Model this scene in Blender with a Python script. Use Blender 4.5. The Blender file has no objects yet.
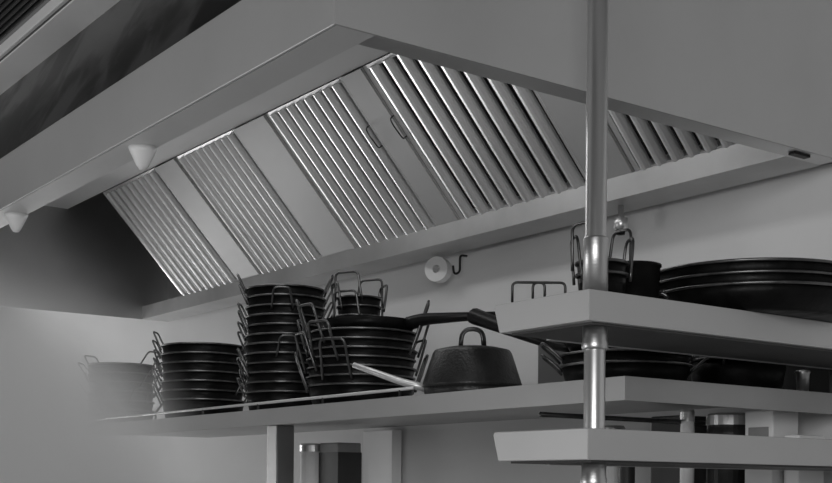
import bpy, bmesh, math, random
from mathutils import Vector, Matrix
random.seed(7)
S = bpy.context.scene
C = S.collection
E = 1.6                       # camera height; heights below marked "rel" are measured from it
PI = math.pi

# ------------------------------------------------------------------ materials
def nodes_mat(name):
    m = bpy.data.materials.new(name); m.use_nodes = True
    nt = m.node_tree; b = nt.nodes['Principled BSDF']
    return m, nt, b
def grey(v): return (v, v, v, 1)
def mat(name, base, rough=0.5, metal=0.0, var=0.0, vscale=4.0, bump=0.0, bscale=40.0, stretch=None, spec=0.5, rvar=0.0, distort=0.0, lo=.3, hi=.7):
    m, nt, b = nodes_mat(name)
    b.inputs['Base Color'].default_value = grey(base)
    b.inputs['Roughness'].default_value = rough
    b.inputs['Metallic'].default_value = metal
    b.inputs['Specular IOR Level'].default_value = spec
    tc = nt.nodes.new('ShaderNodeTexCoord'); mp = nt.nodes.new('ShaderNodeMapping')
    nt.links.new(tc.outputs['Object'], mp.inputs['Vector'])
    if stretch: mp.inputs['Scale'].default_value = stretch
    if var or rvar:
        n = nt.nodes.new('ShaderNodeTexNoise'); n.inputs['Scale'].default_value = vscale; n.inputs['Detail'].default_value = 6
        n.inputs['Distortion'].default_value = distort
        nt.links.new(mp.outputs[0], n.inputs['Vector'])
        if var:
            r = nt.nodes.new('ShaderNodeMapRange')
            r.inputs['From Min'].default_value = lo; r.inputs['From Max'].default_value = hi
            r.inputs['To Min'].default_value = max(0, base*(1-var)); r.inputs['To Max'].default_value = base*(1+var)
            nt.links.new(n.outputs['Fac'], r.inputs['Value']); nt.links.new(r.outputs[0], b.inputs['Base Color'])
        if rvar:
            r = nt.nodes.new('ShaderNodeMapRange')
            r.inputs['From Min'].default_value = .3; r.inputs['From Max'].default_value = .7
            r.inputs['To Min'].default_value = max(.02, rough-rvar); r.inputs['To Max'].default_value = rough+rvar
            nt.links.new(n.outputs['Fac'], r.inputs['Value']); nt.links.new(r.outputs[0], b.inputs['Roughness'])
    if bump:
        n2 = nt.nodes.new('ShaderNodeTexNoise'); n2.inputs['Scale'].default_value = bscale; n2.inputs['Detail'].default_value = 3
        n2.inputs['Distortion'].default_value = distort
        nt.links.new(mp.outputs[0], n2.inputs['Vector'])
        bp = nt.nodes.new('ShaderNodeBump'); bp.inputs['Strength'].default_value = bump; bp.inputs['Distance'].default_value = .01
        nt.links.new(n2.outputs['Fac'], bp.inputs['Height']); nt.links.new(bp.outputs[0], b.inputs['Normal'])
    return m
M = dict(
    steel   = mat('brushed_steel', .62, .38, 1, .06, 3, .05, 60, (1, .15, 4), rvar=.06),
    satin   = mat('satin_steel', .55, .5, .5, .05, 2.5, .03, 50),
    shelf   = mat('shelf_steel', .46, .5, .4, .05, 3, .03, 40),
    polish  = mat('reflection_swirl_steel', .075, .32, .7, .8, 5, .0, 3.0, (1, 1, 1), distort=.7, lo=.44, hi=.58),  # noise swirls in the base colour imitate wavy reflections
    chrome  = mat('post_chrome', .72, .32, .85, .05, 3),
    filt    = mat('filter_steel', .8, .38, .5, .04, 3),
    gutter  = mat('gutter_steel', .5, .4, .5, .15, 4, .04, 50),
    inner   = mat('hood_inner_steel', .5, .45, 1, .08, 3, .03, 40),
    iron    = mat('black_iron', .005, .42, 0, .5, 25, .08, 90, spec=.13, rvar=.12),
    band    = mat('dull_band', .14, .45, .8, .1, 2),
    roof    = mat('pale_roof', .8, .5, .1, .03, 2),
    filler  = mat('filler_sheet', .5, .6, .25, .04, 3),
    lip     = mat('pale_lip', .72, .5, .25, .04, 3),
    rack    = mat('rack_steel', .52, .5, .35, .04, 3),
    gap_shade   = mat('gap_shade_steel', .06, .5, .3, .3, 8),  # near-black colour paints the shade deep in the filter gaps
    board   = mat('underside_shade', .07, .6, 0, .15, 6, spec=.3),  # dark colour standing in for shade on the rack undersides
    rim     = mat('worn_rim', .15, .33, .9, .4, 30),
    wire    = mat('black_wire', .05, .3, .8, .3, 30),
    wirel   = mat('worn_wire', .12, .3, .9, .3, 30),
    lid     = mat('hammered_iron', .018, .36, .0, .3, 40, .2, 160, spec=.45),
    handle  = mat('pale_handle', .75, .35, .6, .05),
    plastic = mat('black_plastic', .008, .4, 0, spec=.2),
    white   = mat('white_plastic', .8, .5, 0, .03),
    wall    = mat('painted_wall', .69, .75, 0, .05, 1.3, .03, 60),
    floor   = mat('floor_tile', .4, .5, 0, .15, 2),
    dark    = mat('dark_ceiling', .018, .5, 0, .2, 3),
    slat    = mat('slat_edge', .06, .45, 0, .2, 3),
    carton  = mat('white_carton', .7, .7, 0, .05),
    grey    = mat('grey_box', .22, .6, 0, .2, 8),
    darkbox = mat('dark_box', .03, .5, 0, .4, 6),
    tray    = mat('tray_iron', .018, .45, .3, .5, 8),
    splash  = mat('splash_steel', .36, .42, 1, .1, 3),
)

# ------------------------------------------------------------------ helpers
def tag(o, label=None, cat=None, group=None, kind=None):
    if label: o['label'] = label
    if cat: o['category'] = cat
    if group: o['group'] = group
    if kind: o['kind'] = kind
    return o
def empty(name, loc, rot=(0, 0, 0)):
    o = bpy.data.objects.new(name, None); C.objects.link(o)
    o.location = loc; o.rotation_euler = rot; o.empty_display_size = .05
    return o
def link(name, bm, m, parent=None, smooth=False, bevel=0, loc=None):
    me = bpy.data.meshes.new(name)
    bmesh.ops.recalc_face_normals(bm, faces=bm.faces)
    if smooth:
        for f in bm.faces: f.smooth = True
    bm.to_mesh(me); bm.free()
    o = bpy.data.objects.new(name, me); C.objects.link(o)
    me.materials.append(m)
    if parent: o.parent = parent
    if loc: o.location = loc
    if bevel:
        bv = o.modifiers.new('bevel', 'BEVEL'); bv.width = bevel; bv.segments = 2; bv.limit_method = 'ANGLE'
    return o
def box(bm, x0, x1, y0, y1, z0, z1):
    vs = [bm.verts.new(p) for p in ((x0,y0,z0),(x1,y0,z0),(x1,y1,z0),(x0,y1,z0),(x0,y0,z1),(x1,y0,z1),(x1,y1,z1),(x0,y1,z1))]
    for f in ((0,3,2,1),(4,5,6,7),(0,1,5,4),(1,2,6,5),(2,3,7,6),(3,0,4,7)): bm.faces.new([vs[i] for i in f])
    return bm
def prism_xz(bm, pts, y0, y1):          # closed polygon in xz swept along y
    a = [bm.verts.new((x, y0, z)) for x, z in pts]; b = [bm.verts.new((x, y1, z)) for x, z in pts]
    n = len(pts)
    for i in range(n): bm.faces.new((a[i], a[(i+1) % n], b[(i+1) % n], b[i]))
    bm.faces.new(a); bm.faces.new(b[::-1])
    return bm
def prism_yz(bm, pts, x0, x1):
    a = [bm.verts.new((x0, y, z)) for y, z in pts]; b = [bm.verts.new((x1, y, z)) for y, z in pts]
    n = len(pts)
    for i in range(n): bm.faces.new((a[i], a[(i+1) % n], b[(i+1) % n], b[i]))
    bm.faces.new(a); bm.faces.new(b[::-1])
    return bm
def lathe(bm, prof, n=48, closed=False, ox=0, oy=0, oz=0):
    rings = []
    for r, z in prof:
        if r < 1e-5: rings.append([bm.verts.new((ox, oy, oz+z))])
        else: rings.append([bm.verts.new((ox+r*math.cos(2*PI*i/n), oy+r*math.sin(2*PI*i/n), oz+z)) for i in range(n)])
    pairs = list(zip(rings, rings[1:])) + ([(rings[-1], rings[0])] if closed else [])
    for a, b in pairs:
        for i in range(n):
            j = (i+1) % n
            if len(a) == 1 and len(b) == 1: continue
            if len(a) == 1: bm.faces.new((a[0], b[i], b[j]))
            elif len(b) == 1: bm.faces.new((a[i], a[j], b[0]))
            else: bm.faces.new((a[i], a[j], b[j], b[i]))
    return bm
def rounded(pts, rad, seg=5):
    pts = [Vector(p) for p in pts]; out = [pts[0]]
    for i in range(1, len(pts)-1):
        p, a, b = pts[i], (pts[i-1]-pts[i]), (pts[i+1]-pts[i])
        r = min(rad, a.length*.48, b.length*.48)
        s, e = p+a.normalized()*r, p+b.normalized()*r
        for k in range(seg+1):
            t = k/seg; out.append(s*(1-t)**2+p*2*t*(1-t)+e*t*t)
    out.append(pts[-1]); return out
def tube(bm, pts, r, n=8, flat=1.0, r1=None):
    pts = [Vector(p) for p in pts]; N = len(pts)
    up = None; rings = []
    L = [0.0]
    for p, q in zip(pts, pts[1:]): L.append(L[-1]+(q-p).length)
    for i, p in enumerate(pts):
        t = (pts[min(i+1, N-1)]-pts[max(i-1, 0)]).normalized()
        if up is None:
            ref = Vector((0, 0, 1)) if abs(t.z) < .9 else Vector((1, 0, 0))
            up = (ref-t*ref.dot(t)).normalized()
        else:
            up = (up-t*up.dot(t)).normalized()
        sd = t.cross(up)
        rr = r if r1 is None else r+(r1-r)*L[i]/L[-1]
        rings.append([bm.verts.new(p+sd*(rr*math.cos(2*PI*k/n))+up*(rr*flat*math.sin(2*PI*k/n))) for k in range(n)])
    for a, b in zip(rings, rings[1:]):
        for k in range(n): bm.faces.new((a[k], a[(k+1) % n], b[(k+1) % n], b[k]))
    bm.faces.new(rings[0][::-1]); bm.faces.new(rings[-1])
    return bm
def nb(): return bmesh.new()

# ------------------------------------------------------------------ room
WX = 2.65
def struct(name, bm, m): return tag(link(name, bm, m), kind='structure')
struct('floor', box(nb(), -4, 2.9, -3, 9, -.1, 0), M['floor'])
struct('wall_back', box(nb(), WX, WX+.15, -3, 8.5, 0, E+1.75), M['wall'])
struct('wall_far', box(nb(), -4, WX+.15, 8.5, 8.65, 0, E+1.75), M['wall'])
struct('ceiling', box(nb(), -4, 1.30, -3, 8.5, E+1.50, E+1.56), M['dark'])
b = nb()
for i in range(60): box(b, 1.280-i*.02-.006, 1.280-i*.02, 1.2, 8.45, E+1.452, E+1.50)
struct('trim_1', b, M['slat'])

# ------------------------------------------------------------------ range hood
X0, X1, Y0, Y1 = 1.143, 2.60, 1.811, 5.64
ZB, ZF, ZT = E+.80, E+.95, E+1.45
hood = tag(empty('range_hood', (X0, Y0, ZB)), 'long stainless steel extraction hood above the shelf of stacked pans', 'range hood')
def hp(name, bm, m, **k):
    o = link(name, bm, m, hood, **k)
    o.matrix_parent_inverse = Matrix.Translation(-Vector((X0, Y0, ZB)))
    return o
hp('front_fascia', box(nb(), X0, X0+.008, Y0+.006, Y1, ZB, ZF), M['satin'], bevel=.002)
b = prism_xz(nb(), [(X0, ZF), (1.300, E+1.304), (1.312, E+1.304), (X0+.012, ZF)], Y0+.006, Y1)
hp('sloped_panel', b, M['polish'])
hp('upper_band', box(nb(), 1.300, 1.312, Y0+.006, Y1, E+1.304, E+1.414), M['band'])
hp('top_trim', box(nb(), 1.288, 1.312, Y0+.006, Y1, E+1.414, E+1.45), M['roof'], bevel=.003)
b = nb()
prism_xz(b, [(X0, ZB), (X1, ZB), (X1, ZT), (1.30, ZT), (1.30, E+1.304), (X0, ZF)], Y0, Y0+.006)
hp('end_panel', b, M['satin'])
hp('far_end_panel', prism_xz(nb(), [(X0, ZB), (X1, ZB), (X1, ZT), (1.30, ZT), (1.30, E+1.304), (X0, ZF)], Y1, Y1+.006), M['inner'])
# rim: a hollow lip that runs round the opening
b = nb()
box(b, X0+.008, X0+.086, Y0+.006, Y1, ZB, ZB+.004); box(b, X0+.082, X0+.086, Y0+.06, Y1, ZB+.004, ZB+.03)
hp('front_rim', b, M['lip'])
b = nb()
box(b, X0+.086, X1, Y0+.006, Y0+.06, ZB, ZB+.004); box(b, X0+.086, X1-.14, Y0+.056, Y0+.06, ZB+.004, ZB+.03)
hp('end_rim', b, M['steel'])
hp('inner_roof', box(nb(), X0+.05, 2.085, Y0+.006, Y1, E+1.285, E+1.29), M['roof'])
hp('back_panel', box(nb(), X1-.006, X1, Y0+.006, Y1, ZB, ZT), M['inner'])
hp('top_panel', box(nb(), 1.312, X1-.006, Y0+.006, Y1, ZT-.006, ZT), M['inner'])
b = nb()
box(b, 2.462, 2.466, Y0+.06, Y1, ZB, ZB+.058); box(b, 2.466, X1-.006, Y0+.06, Y1, ZB, ZB+.004); box(b, 2.462, 2.478, Y0+.06, Y1, ZB+.058, ZB+.062)
hp('grease_gutter', b, M['gutter'])
# two tapered drip cups under the front lip
for y in (2.76, 3.68):
    b = lathe(nb(), [(.0, -.046), (.007, -.045), (.012, -.038), (.024, -.012), (.029, 0), (0, 0)], 24)
    o = hp('drip_cup', b, M['white'], smooth=True); o['label'] = 'pale tapered cup under the front lip'
    o.location = (X0+.06, y, ZB); o.scale = (1.2, 1.2, 1.15)
# small bolt head in the corner
b = nb(); box(b, 2.44, 2.50, Y0+.018, Y0+.036, ZB-.006, ZB); hp('corner_clip', b, M['plastic'])

# ------------------------------------------------------------------ baffle filters
FB = Vector((2.478, 0, E+.858)); FT = Vector((2.085, 0, E+1.280))
FL = (FT-FB).length; FA = math.atan2(FT.x-FB.x, FT.z-FB.z)
def baffle_filter(ya, yb, label, nrib, handles):
    w = yb-ya
    f = tag(empty('baffle_filter', (FB.x, (ya+yb)/2, FB.z), (0, FA, 0)), label, 'filter', 'baffle filters in the hood')
    b = nb(); h = w/2-.001; e = .018
    box(b, .004, .056, -h, -h+e, 0, FL); box(b, .004, .056, h-e, h, 0, FL)
    box(b, .002, .056, -h+e, h-e, 0, .014); box(b, .002, .056, -h+e, h-e, FL-.014, FL)
    link('frame', b, M['filt'], f)
    b = nb(); p = (w-2*e)/nrib; seg = 6
    for i in range(nrib):
        c = -h+e+p*(i+.5); rw = p*.30
        prof = []
        for k in range(seg+1):
            a = PI*k/seg; prof.append((-.016*math.sin(a)+.004, c+rw*math.cos(a)))
        prof += [(.012, c-rw), (.012, c-rw+.002)] + [(-.014*math.sin(PI*k/seg)+.006, c-(rw-.002)*math.cos(PI*k/seg)) for k in range(seg+1)][1:-1] + [(.012, c+rw-.002), (.012, c+rw)]
        z0, z1 = .010, FL-.010
        A = [b.verts.new((x, y, z0)) for x, y in prof]; B = [b.verts.new((x, y, z1)) for x, y in prof]
        n = len(prof)
        for k in range(n): b.faces.new((A[k], A[(k+1) % n], B[(k+1) % n], B[k]))
        b.faces.new(A); b.faces.new(B[::-1])
    o = link('baffles', b, M['filt'], f)
    b = nb()
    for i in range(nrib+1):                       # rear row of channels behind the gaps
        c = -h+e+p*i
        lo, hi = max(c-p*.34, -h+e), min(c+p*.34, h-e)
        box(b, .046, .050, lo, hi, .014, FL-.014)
    link('rear_baffles', b, M['gap_shade'], f)
    for yy, zz in handles:
        b = tube(nb(), rounded([(-.004, yy, zz), (-.022, yy, zz), (-.026, yy, zz+.055), (-.022, yy, zz+.075), (-.004, yy, zz+.075)], .008), .0022)
        o = link('bail_handle', b, M['wire'], f, smooth=True); o['label'] = 'black wire bail handle'
    return f
baffle_filter(4.662, 5.220, 'palest baffle filter at the far end of the hood beside the dark end panel', 9, [])
baffle_filter(3.983, 4.475, 'second baffle filter from the far end of the hood, above the tall pan stack', 9, [])
baffle_filter(3.268, 3.758, 'middle baffle filter of the five, one small black handle by its near edge', 8, [(-.236, .33)])
baffle_filter(2.543, 3.151, 'widest baffle filter with broad dark slots, just beyond the steel post', 8, [(.295, .33)])
baffle_filter(1.892, 2.378, 'nearest baffle filter, partly cut off by the hood end panel, behind the post', 8, [(.234, .42)])
for ya, yb, lab in ((4.477, 4.660, 'plain steel filler strip between the two farthest baffle filters'),
                    (3.760, 3.981, 'widest plain steel filler strip, third gap from the near end of the hood'),
                    (3.153, 3.266, 'narrow plain steel filler strip between the middle and the widest baffle filter'),
                    (2.380, 2.541, 'plain steel filler strip beside the nearest baffle filter, next to the post'),
                    (5.212, 5.634, 'plain steel filler strip between the farthest filter and the dark far end panel')):
    if ya > 5.2:
        continue
    f = tag(empty('filler_panel', (FB.x, (ya+yb)/2, FB.z), (0, FA, 0)), lab, 'panel', 'filler panels between the filters')
    w = yb-ya; b = nb()
    box(b, -.006, .0, -w/2+.001, w/2-.001, 0, FL)
    link('sheet', b, M['filler'], f)
    b = nb()
    for s in (-1, 1): box(b, 0, .03, s*(w/2-.003)-.0015, s*(w/2-.003)+.0015, 0, FL)
    link('side_flange', b, M['filt'], f)

# ------------------------------------------------------------------ wall shelf with the stacked pans
SZ0, SZ1 = E+.181, E+.231
WS = tag(empty('pan_shelf', (1.853, 1.804, SZ0)), 'long pale steel wall shelf under the hood carrying the stacked black pans', 'shelf')
def wp(name, bm, m, **k):
    o = link(name, bm, m, WS, **k); o.matrix_parent_inverse = Matrix.Translation(-Vector((1.853, 1.804, SZ0))); return o
b = nb(); prism_xz(b, [(1.853, SZ0), (1.861, SZ0), (1.861, SZ1-.012), (WX, SZ1-.012), (WX, SZ1), (1.853, SZ1)], 1.812, 5.3); box(b, 1.853, WX, 1.804, 1.812, SZ0, SZ1)
wp('shelf_board', b, M['shelf'])
b = tube(nb(), [(1.862, 2.56, SZ1+.02), (1.862, 4.95, SZ1+.02)], .0042)
wp('front_rail', b, M['handle'], smooth=True)
for k in range(7):
    b = tube(nb(), [(1.862, 2.62+k*.38, SZ1), (1.862, 2.62+k*.38, SZ1+.018)], .004)
    wp('rail_post', b, M['wire'])
b = box(nb(), 2.26, 2.335, 3.96, 4.035, 0, SZ1-.012)
wp('upright', b, M['splash'], bevel=.004)
b = tube(nb(), [(1.93, 2.15, SZ0-.012), (2.64, 2.15, SZ0-.012)], .006)
wp('brace_rod', b, M['wire'], smooth=True)

# ------------------------------------------------------------------ free standing rack in front
RX0, RX1, RY0, RY1 = 1.517, 2.62, 1.565, 1.825
RK = tag(empty('shelf_rack', (1.57, 1.597, 0)), 'steel shelf rack with round post and two thick narrow shelves', 'shelf rack')
def rp(name, bm, m, **k):
    o = link(name, bm, m, RK, **k); o.matrix_parent_inverse = Matrix.Translation(-Vector((1.57, 1.597, 0))); return o
PX, PY = 1.566, 1.600
rp('post', lathe(nb(), [(.0, 0), (.0193, 0), (.0193, E+1.50), (0, E+1.50)], 40, ox=PX, oy=PY), M['chrome'], smooth=False)
for o in (C.objects[-1],):
    for p in o.data.polygons: p.use_smooth = len(p.vertices) == 4
def rack_shelf(zt, th):
    # profile in yz: near face upright, far face flared outwards towards the top
    pts = [(RY0, zt-th), (RY1-.016, zt-th), (RY1, zt-.006), (RY1-.004, zt), (RY0, zt)]
    rp('shelf', prism_yz(nb(), pts, RX0, RX1), M['rack'], bevel=.0015)
    o = rp('underside_shade_sheet', box(nb(), RX0+.02, RX1, RY0+.012, RY1-.03, zt-th-.004, zt-th+.002), M['board']); o['label'] = 'dark sheet painting the shade under the shelf'  # added sheet, its dark colour paints the underside shade
    rp('back_lip', box(nb(), RX0+.12, RX1, RY1-.03, RY1-.017, zt-th-.005, zt-th), M['shelf'])
ZU, ZL = E+.348, E+.104
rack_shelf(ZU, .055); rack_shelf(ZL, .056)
def collar(z0, z1):
    b = lathe(nb(), [(.0195, z0), (.0225, z0), (.0238, z0+.004), (.0238, z0+.012), (.0222, z0+.016), (.0222, z1), (.0195, z1)], 32, ox=PX, oy=PY)
    o = rp('collar', b, M['steel'], smooth=True)
collar(ZU-.055-.046, ZU-.055)
collar(ZL-.056-.046, ZL-.056)
b = lathe(nb(), [(.0195, ZU), (.0226, ZU), (.0226, ZU+.098), (.0215, ZU+.101), (.0195, ZU+.101)], 32, ox=PX, oy=PY)
rp('collar', b, M['steel'], smooth=True)
b = nb(); tube(b, [(2.58, 1.64, 0), (2.58, 1.64, ZU-.055)], .0193, 24); rp('post', b, M['chrome'], smooth=True)

# ------------------------------------------------------------------ pans
def pan_meshes(r, h, taper, hw, hout, hup, wire):
    """bowl, rim and one handle of a two-handled pan, shared by every copy"""
    rb = r*taper
    b = lathe(nb(), [(0, 0), (rb-.012, 0), (rb, .004), (rb+(r-rb)*.5, h*.5), (r, h), (r-.003, h), (rb+(r-rb)*.5-.003, h*.5), (rb-.003, .007), (rb-.014, .003), (0, .003)], 56)
    bowl = link('bowl', b, M['iron'], smooth=True)
    b = nb(); prof = [(r+.0015+.0032*math.cos(2*PI*k/8), h+.0032*math.sin(2*PI*k/8)) for k in range(8)]
    lathe(b, prof, 56, closed=True); rim = link('rim', b, M['rim'], smooth=True)
    b = nb(); ri = r*.985
    pts = [(ri, -hw/2-.004, h-.014), (r+hout*.35, -hw/2, h-.004+hup*.3), (r+hout, -hw/2+.004, h+hup), (r+hout, hw/2-.004, h+hup), (r+hout*.35, hw/2, h-.004+hup*.3), (ri, hw/2+.004, h-.014)]
    tube(b, rounded(pts, .016, 4), wire, 8)
    han = link('handle', b, M['wirel'], smooth=True)
    return bowl, rim, han
def copy_part(o, parent, first):
    c = o if first else o.copy()
    if not first: C.objects.link(c)
    c.parent = parent; return c
def make_pan(ms, used, loc, rot, label, group, tilt=0):
    t = tag(empty('two_handled_pan', loc, (tilt, 0, rot)), label, 'pan', group)
    first = not used[0]; used[0] = True
    copy_part(ms[0], t, first); copy_part(ms[1], t, first)
    h1 = copy_part(ms[2], t, first)
    h2 = ms[2].copy(); C.objects.link(h2); h2.parent = t; h2.rotation_euler = (0, 0, PI)
    return t
ORD = ['topmost', 'second from top', 'third from top', 'fourth from top', 'fifth from top', 'sixth from top', 'seventh from top', 'eighth from top', 'ninth from top', 'tenth from top', 'eleventh from top', 'twelfth from top']
def stack(x, y, z, r, h, pitch, n, rots, where, group, hw=.075, hout=.045, hup=.03, wire=.0034, jit=.0035, taper=.9):
    ms = pan_meshes(r, h, taper, hw, hout, hup, wire); used = [False]
    for k in range(n):
        lab = f'black two-handled pan, {ORD[n-1-k]} of {where}' if n > 1 else where
        make_pan(ms, used, (x+random.uniform(-jit, jit), y+random.uniform(-jit, jit), z+k*pitch), rots[k % len(rots)]+random.uniform(-.28, .28), lab, group)
R = math.radians
# direction 90 deg = away along the shelf (left in the photo); 234 deg = towards the camera
stack(2.05, 4.90, SZ1, .135, .07, .038, 6, [R(150), R(100), R(170), R(130)], 'the faint stack in the steam', 'pans in the steamy stack', hup=.05)
stack(2.03, 4.10, SZ1, .150, .07, .033, 7, [R(146), R(136), R(152)], 'the low wide stack beside the steam', 'pans in the low wide stack', hw=.07, hout=.03, hup=.055)
stack(2.02, 3.49, SZ1, .126, .064, .0305, 12, [R(146), R(135), R(150), R(139), R(236)], 'the tallest stack on the wall shelf', 'pans in the tallest stack', hw=.06, hout=.028, hup=.05)
stack(2.04, 3.07, SZ1, .160, .06, .0265, 7, [R(-36), R(222), R(-20), R(200), R(-50), R(-10), R(-34)], 'the stack beside the domed pot', 'pans in the stack by the domed pot', hw=.085, hout=.036, hup=.098, wire=.004)
# ------------------------------------------------------------------ extra pans: long handled frying pans
def frying_pan(loc, rot, r, h, hl, label, hz=.02, hr=.014, hr1=.008, rise=.03):
    t = tag(empty('frying_pan', loc, (0, 0, rot)), label, 'frying pan')
    rb = r*.8
    b = lathe(nb(), [(0, 0), (rb, 0), (rb+.01, .004), (r, h), (r-.003, h), (rb+.006, .006), (rb-.004, .003), (0, .003)], 48)
    link('bowl', b, M['iron'], t, smooth=True)
    b = tube(nb(), rounded([(r-.006, 0, h-.012), (r+.04, 0, h-.002), (r+hl, 0, h+rise)], .03), hr, 12, .62, hr1)
    link('handle', b, M['plastic'], t, smooth=True)
    return t
ztop = SZ1+6*.0265+.064
frying_pan((2.06, 3.06, ztop), R(-66), .145, .034, .30, 'black frying pan crowning the stack by the domed pot, flat handle towards the post', hr=.032, hr1=.014, rise=-.004)
stack(2.08, 3.145, ztop+.004, .066, .055, .028, 3, [R(190), R(170), R(205)], 'the small trio in the frying pan', 'small pans in the frying pan', hw=.085, hout=.012, hup=.07, wire=.0038)

# ------------------------------------------------------------------ domed pot with long pale handle
dp = tag(empty('domed_pot', (2.03, 2.53, SZ1)), 'dark domed pot with strap handle on top and long pale side handle', 'pot')
b = lathe(nb(), [(0, 0), (.118, 0), (.124, .006), (.128, .03), (.125, .03), (.12, .008), (0, .004)], 56)
link('base_pan', b, M['lid'], dp, smooth=True)
b = lathe(nb(), [(.129, .026), (.133, .03), (.132, .034), (.104, .118), (.099, .125), (.07, .132), (.0, .138), (0, .134), (.07, .128), (.096, .12), (.127, .034)], 56)
link('lid', b, M['lid'], dp, smooth=True)
b = tube(nb(), rounded([(.024, -.020, .130), (.021, -.017, .182), (-.021, .017, .182), (-.024, .020, .130)], .028), .005, 10, 1.6)
link('lid_handle', b, M['wire'], dp, smooth=True)
a = Vector((-.095, .075, .026)); bpt = Vector((-.225, .225, .090))
b = tube(nb(), rounded([a, a+(bpt-a)*.3+Vector((0, 0, -.004)), bpt], .05), .018, 12, .62, .012)
o = link('long_handle', b, M['handle'], dp, smooth=True); o['label'] = 'long pale metal handle'

# ------------------------------------------------------------------ pans on the near part of the wall shelf
stack(2.10, 2.045, SZ1, .15, .05, .026, 2, [R(140), R(128)], 'the pair half hidden behind the rack post', 'pans behind the rack post', hw=.07, hout=.045, hup=.028)
frying_pan((2.10, 2.05, SZ1+.026+.054), R(110), .14, .035, .27, 'black frying pan behind the upper rack shelf, only its round handle end showing', hr=.018, hr1=.034, rise=.085)
stack(2.38, 1.945, SZ1, .115, .075, .05, 1, [R(40)], 'black two-handled pan before the dark baking tray on the wall shelf', None)
t = tag(empty('baking_tray', (2.60, 2.12, SZ1)), 'dark baking tray leaning on the wall behind the pans', 'baking tray')
b = nb(); box(b, -.006, 0, -.30, .30, .0, .155); box(b, -.03, -.006, -.30, -.296, 0, .155); box(b, -.03, -.006, .296, .30, 0, .155); box(b, -.03, -.006, -.296, .296, .151, .155); box(b, -.03, -.006, -.296, .296, 0, .004)
link('tray', b, M['tray'], t)
b = lathe(nb(), [(0, 0), (.014, 0), (.016, .045), (.019, .05), (.016, .054), (0, .056)], 24)
tag(link('shaker', b, M['steel'], smooth=True, loc=(2.50, 1.845, SZ1)), 'small pale shaker standing in front of the dark baking tray', 'shaker')

# ------------------------------------------------------------------ things on the upper rack shelf
stack(2.083, 1.668, ZU, .215, .048, .022, 3, [R(144), R(138), R(148)], 'the wide flat pans on the upper rack shelf', 'wide pans on the rack', hw=.09, hout=.012, hup=-.004, wire=.004, taper=.84)
stack(1.648, 1.668, ZU, .046, .05, .022, 2, [R(165), R(185)], 'the tiny tall-handled pair beside the rack post', 'tiny pans on the rack', hw=.055, hout=.008, hup=.07, wire=.003, jit=.001)
b = lathe(nb(), [(0, 0), (.048, 0), (.051, .005), (.054, .09), (.0565, .092), (.0565, .096), (.052, .096), (.048, .008), (0, .005)], 48)
tag(link('pot', b, M['iron'], smooth=True, loc=(1.802, 1.735, ZU)), 'small plain black pot between the tiny pans and the wide flat pans', 'pot')
t = tag(empty('wire_stand', (1.588, 1.755, ZU)), 'small black wire stand with two upright loops at the shelf end', 'stand')
for k, (dx, dy) in enumerate(((-.02, .035), (.012, .012))):
    b = tube(nb(), rounded([(dx-.025, dy+.012, .002), (dx-.025, dy+.012, .044), (dx+.025, dy-.025, .044), (dx+.025, dy-.025, .002)], .01), .0026)
    link('loop', b, M['wire'], t, smooth=True)
b = nb(); tube(b, [(-.045, .047, .0026), (-.013, .024, .0026)], .0026); tube(b, [(.005, .010, .0026), (.037, -.013, .0026)], .0026)
link('foot_wire', b, M['wire'], t, smooth=True)

# ------------------------------------------------------------------ things on the wall
t = tag(empty('paper_roll', (2.575, 3.40, E+.748)), 'white ring shaped roll hanging under the grease gutter on the back wall', 'roll')
b = nb(); prof = [(.043, -.02), (.043, .02), (.014, .02), (.014, -.02)]
lathe(b, prof, 36, closed=True)
o = link('roll', b, M['white'], t, smooth=False); o.rotation_euler = (R(90), 0, R(-62))
t = tag(empty('wall_hook', (2.648, 3.335, E+.735)), 'dark wire hook on the wall beside the white roll', 'hook')
b = tube(nb(), rounded([(0, .0, .06), (-.03, 0, .06), (-.03, 0, .0), (-.055, .0, -.01), (-.06, 0, .02)], .015), .004); link('hook_wire', b, M['wire'], t, smooth=True)
t = tag(empty('spray_nozzle', (2.53, 2.485, ZB)), 'small bright spray nozzle under the gutter beside the post', 'nozzle')
b = lathe(nb(), [(0, 0), (.008, 0), (.008, -.03), (.02, -.036), (.02, -.062), (.012, -.07), (0, -.07)], 24); link('body', b, M['chrome'], t, smooth=True)
b = lathe(nb(), [(0, -.07), (.014, -.07), (.012, -.082), (0, -.084)], 20); link('tip', b, M['plastic'], t, smooth=True)
b = box(nb(), WX-.007, WX-.001, 1.2, 2.957, SZ1+.001, E+.52); tag(link('splash_panel', b, M['splash']), 'grey steel splash panel on the wall behind the rack post', 'wall panel')
b = tube(nb(), [(WX-.006, 3.96, E+.70), (WX-.006, 3.86, E+.60), (WX-.006, 3.72, SZ1+.01)], .004)
tag(link('wall_cable', b, M['grey']), 'thin grey cable running down the wall beside the white roll', 'cable')

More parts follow.
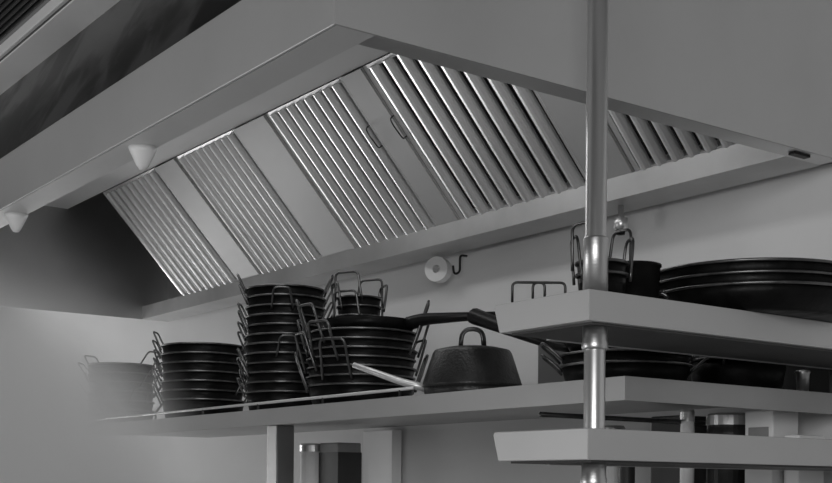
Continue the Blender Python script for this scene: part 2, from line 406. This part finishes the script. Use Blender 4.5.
# ------------------------------------------------------------------ counter and clutter low down
CZ = E-.30
t = tag(empty('back_counter', (2.0, 3.4, 0)), 'steel counter along the back wall below the wall shelf', 'counter')
b = nb(); box(b, 2.25, WX-.008, 1.80, 5.6, CZ-.04, CZ); o = link('worktop', b, M['steel'], t); o.matrix_parent_inverse = Matrix.Translation((-2.0, -3.4, 0))
b = nb(); box(b, 2.27, WX-.01, 1.84, 5.55, 0, CZ-.04); o = link('cabinet', b, M['splash'], t); o.matrix_parent_inverse = Matrix.Translation((-2.0, -3.4, 0))
def carton(x, y, w, h, m, label, cat='box', name='carton', band=None):
    t = tag(empty(name, (x, y, CZ)), label, cat)
    link('body', box(nb(), -.05, .05, -w/2, w/2, 0, h), m, t, bevel=.004)
    if band:
        link('band', box(nb(), -.0515, .0515, -w/2-.0015, w/2+.0015, band[0], band[1]), M['darkbox'], t)
def canister(x, y, r, h, m, label, cat='canister', name='canister'):
    t = tag(empty(name, (x, y, CZ)), label, cat)
    link('body', lathe(nb(), [(0, 0), (r, 0), (r, h-.05), (r*.94, h-.035), (r*.94, h-.03), (0, h-.03)], 28), m, t, smooth=False)
    link('lid', lathe(nb(), [(0, h-.03), (r*1.03, h-.03), (r*1.03, h-.006), (r*.9, h), (0, h)], 28), M['steel'], t)
canister(2.43, 3.98, .05, .455, M['carton'], 'pale canister low down beside the shelf upright')
carton(2.46, 3.84, .13, .455, M['grey'], 'grey box with a dark band beside the tall white board', band=(.30, .42))
t = tag(empty('white_board', (2.61, 3.785, CZ)), 'tall narrow white board against the wall below the wall shelf', 'board')
link('panel', box(nb(), -.02, .02, -.098, .098, 0, .505), M['white'], t, bevel=.003)
link('edge_strip', box(nb(), -.024, -.02, -.098, -.088, .004, .50), M['white'], t)
canister(2.52, 2.50, .035, .475, M['white'], 'white canister right behind the rack post, below the wall shelf')
canister(2.46, 2.385, .022, .455, M['darkbox'], 'slim dark bottle behind the thin brace rod', cat='bottle', name='bottle')
carton(2.50, 2.235, .11, .49, M['darkbox'], 'dark box under the wall shelf beside a pale bottle')
canister(2.42, 2.135, .018, .50, M['white'], 'thin pale bottle between a dark box and a grey pot', cat='bottle', name='bottle')
canister(2.49, 2.06, .055, .49, M['tray'], 'dark lidded pot under the wall shelf left of a white carton', cat='pot', name='storage_pot')
carton(2.50, 1.935, .085, .49, M['carton'], 'white carton with a grey printed patch under the wall shelf')
link('printed_patch', box(nb(), -.0512, -.05, -.03, .03, .38, .45), M['grey'], [o for o in C.objects if o.get('label', '').startswith('white carton with')][0])
carton(2.53, 1.862, .045, .43, M['white'], 'short white box at the near end of the counter, against the carton')
# ------------------------------------------------------------------ camera
cd = bpy.data.cameras.new('camera'); cam = bpy.data.objects.new('camera', cd); C.objects.link(cam)
th = math.atan(901/1232); F = 1232.0
fw = Vector((math.sin(th), math.cos(th), 0)); r0 = Vector((math.cos(th), -math.sin(th), 0)); roll = .0085
rt = r0*math.cos(roll)+Vector((0, 0, 1))*math.sin(roll); up = -r0*math.sin(roll)+Vector((0, 0, 1))*math.cos(roll)
mw = Matrix((rt, up, -fw)).transposed().to_4x4(); mw.translation = (0, 0, E)
cam.matrix_world = mw
cd.sensor_width = 36; cd.lens = F/832*36; cd.shift_y = (485.7-241.5)/832; cd.clip_start = .05
S.camera = cam

# ------------------------------------------------------------------ steam
m = bpy.data.materials.new('steam'); m.use_nodes = True; nt = m.node_tree; nt.nodes.clear()
out = nt.nodes.new('ShaderNodeOutputMaterial'); vs = nt.nodes.new('ShaderNodeVolumeScatter')
vs.inputs['Color'].default_value = grey(.995); vs.inputs['Anisotropy'].default_value = .0
tc = nt.nodes.new('ShaderNodeTexCoord'); ln = nt.nodes.new('ShaderNodeVectorMath'); ln.operation = 'LENGTH'
no = nt.nodes.new('ShaderNodeTexNoise'); no.inputs['Scale'].default_value = 1.6; no.inputs['Detail'].default_value = 2
nt.links.new(tc.outputs['Object'], no.inputs['Vector']); nt.links.new(tc.outputs['Object'], ln.inputs[0])
ad = nt.nodes.new('ShaderNodeMath'); ad.operation = 'MULTIPLY_ADD'; ad.inputs[1].default_value = .2; nt.links.new(no.outputs['Fac'], ad.inputs[0]); nt.links.new(ln.outputs['Value'], ad.inputs[2])
mr = nt.nodes.new('ShaderNodeMapRange'); mr.interpolation_type = 'SMOOTHSTEP'
mr.inputs['From Min'].default_value = .34; mr.inputs['From Max'].default_value = 1.03; mr.inputs['To Min'].default_value = 9.5; mr.inputs['To Max'].default_value = 0
nt.links.new(ad.outputs[0], mr.inputs['Value']); nt.links.new(mr.outputs[0], vs.inputs['Density']); nt.links.new(vs.outputs[0], out.inputs['Volume'])
b = nb(); bmesh.ops.create_icosphere(b, subdivisions=4, radius=1.0)
st = link('steam', b, m); st.location = (.86, 4.24, E+.0); st.scale = (1.30, 1.45, .84); st.rotation_euler = (0, 0, 0)
tag(st, 'thick white steam drifting over the far end of the wall shelf', 'steam', kind='stuff')
S.cycles.volume_bounces = 6; S.cycles.max_bounces = 12

# ------------------------------------------------------------------ light
w = bpy.data.worlds.new('world'); S.world = w; w.use_nodes = True
w.node_tree.nodes['Background'].inputs[0].default_value = grey(1); w.node_tree.nodes['Background'].inputs[1].default_value = .09
def area(name, loc, target, sx, sy, power):
    l = bpy.data.lights.new(name, 'AREA'); l.shape = 'RECTANGLE'; l.size = sx; l.size_y = sy; l.energy = power
    o = bpy.data.objects.new(name, l); C.objects.link(o); o.location = loc
    o.rotation_euler = (Vector(target)-Vector(loc)).to_track_quat('-Z', 'Y').to_euler(); return o
area('window_light', (1.55, 8.2, E-.40), (1.6, 3.0, E+.1), 1.6, 1.3, 58)
area('side_fill', (-1.5, 4.5, E-.2), (2.3, 3.3, E+.6), 1.8, .9, 28)  # unseen low fill added to brighten the filters from the left
hl = area('hood_fill', (1.72, 3.1, E+1.24), (1.72, 3.1, E), .16, 2.2, 4.5)  # unseen fill added inside the hood to brighten the wall below
hl.rotation_euler = (0, math.radians(-8), 0)
area('kitchen_light', (-2.3, -1.7, E+.8), (2.0, 2.7, E+.3), 2.6, 1.4, 98)
S.view_settings.view_transform = 'Standard'; S.view_settings.look = 'None'
S.view_settings.exposure = 0; S.view_settings.gamma = 1; S.view_settings.use_curve_mapping = False
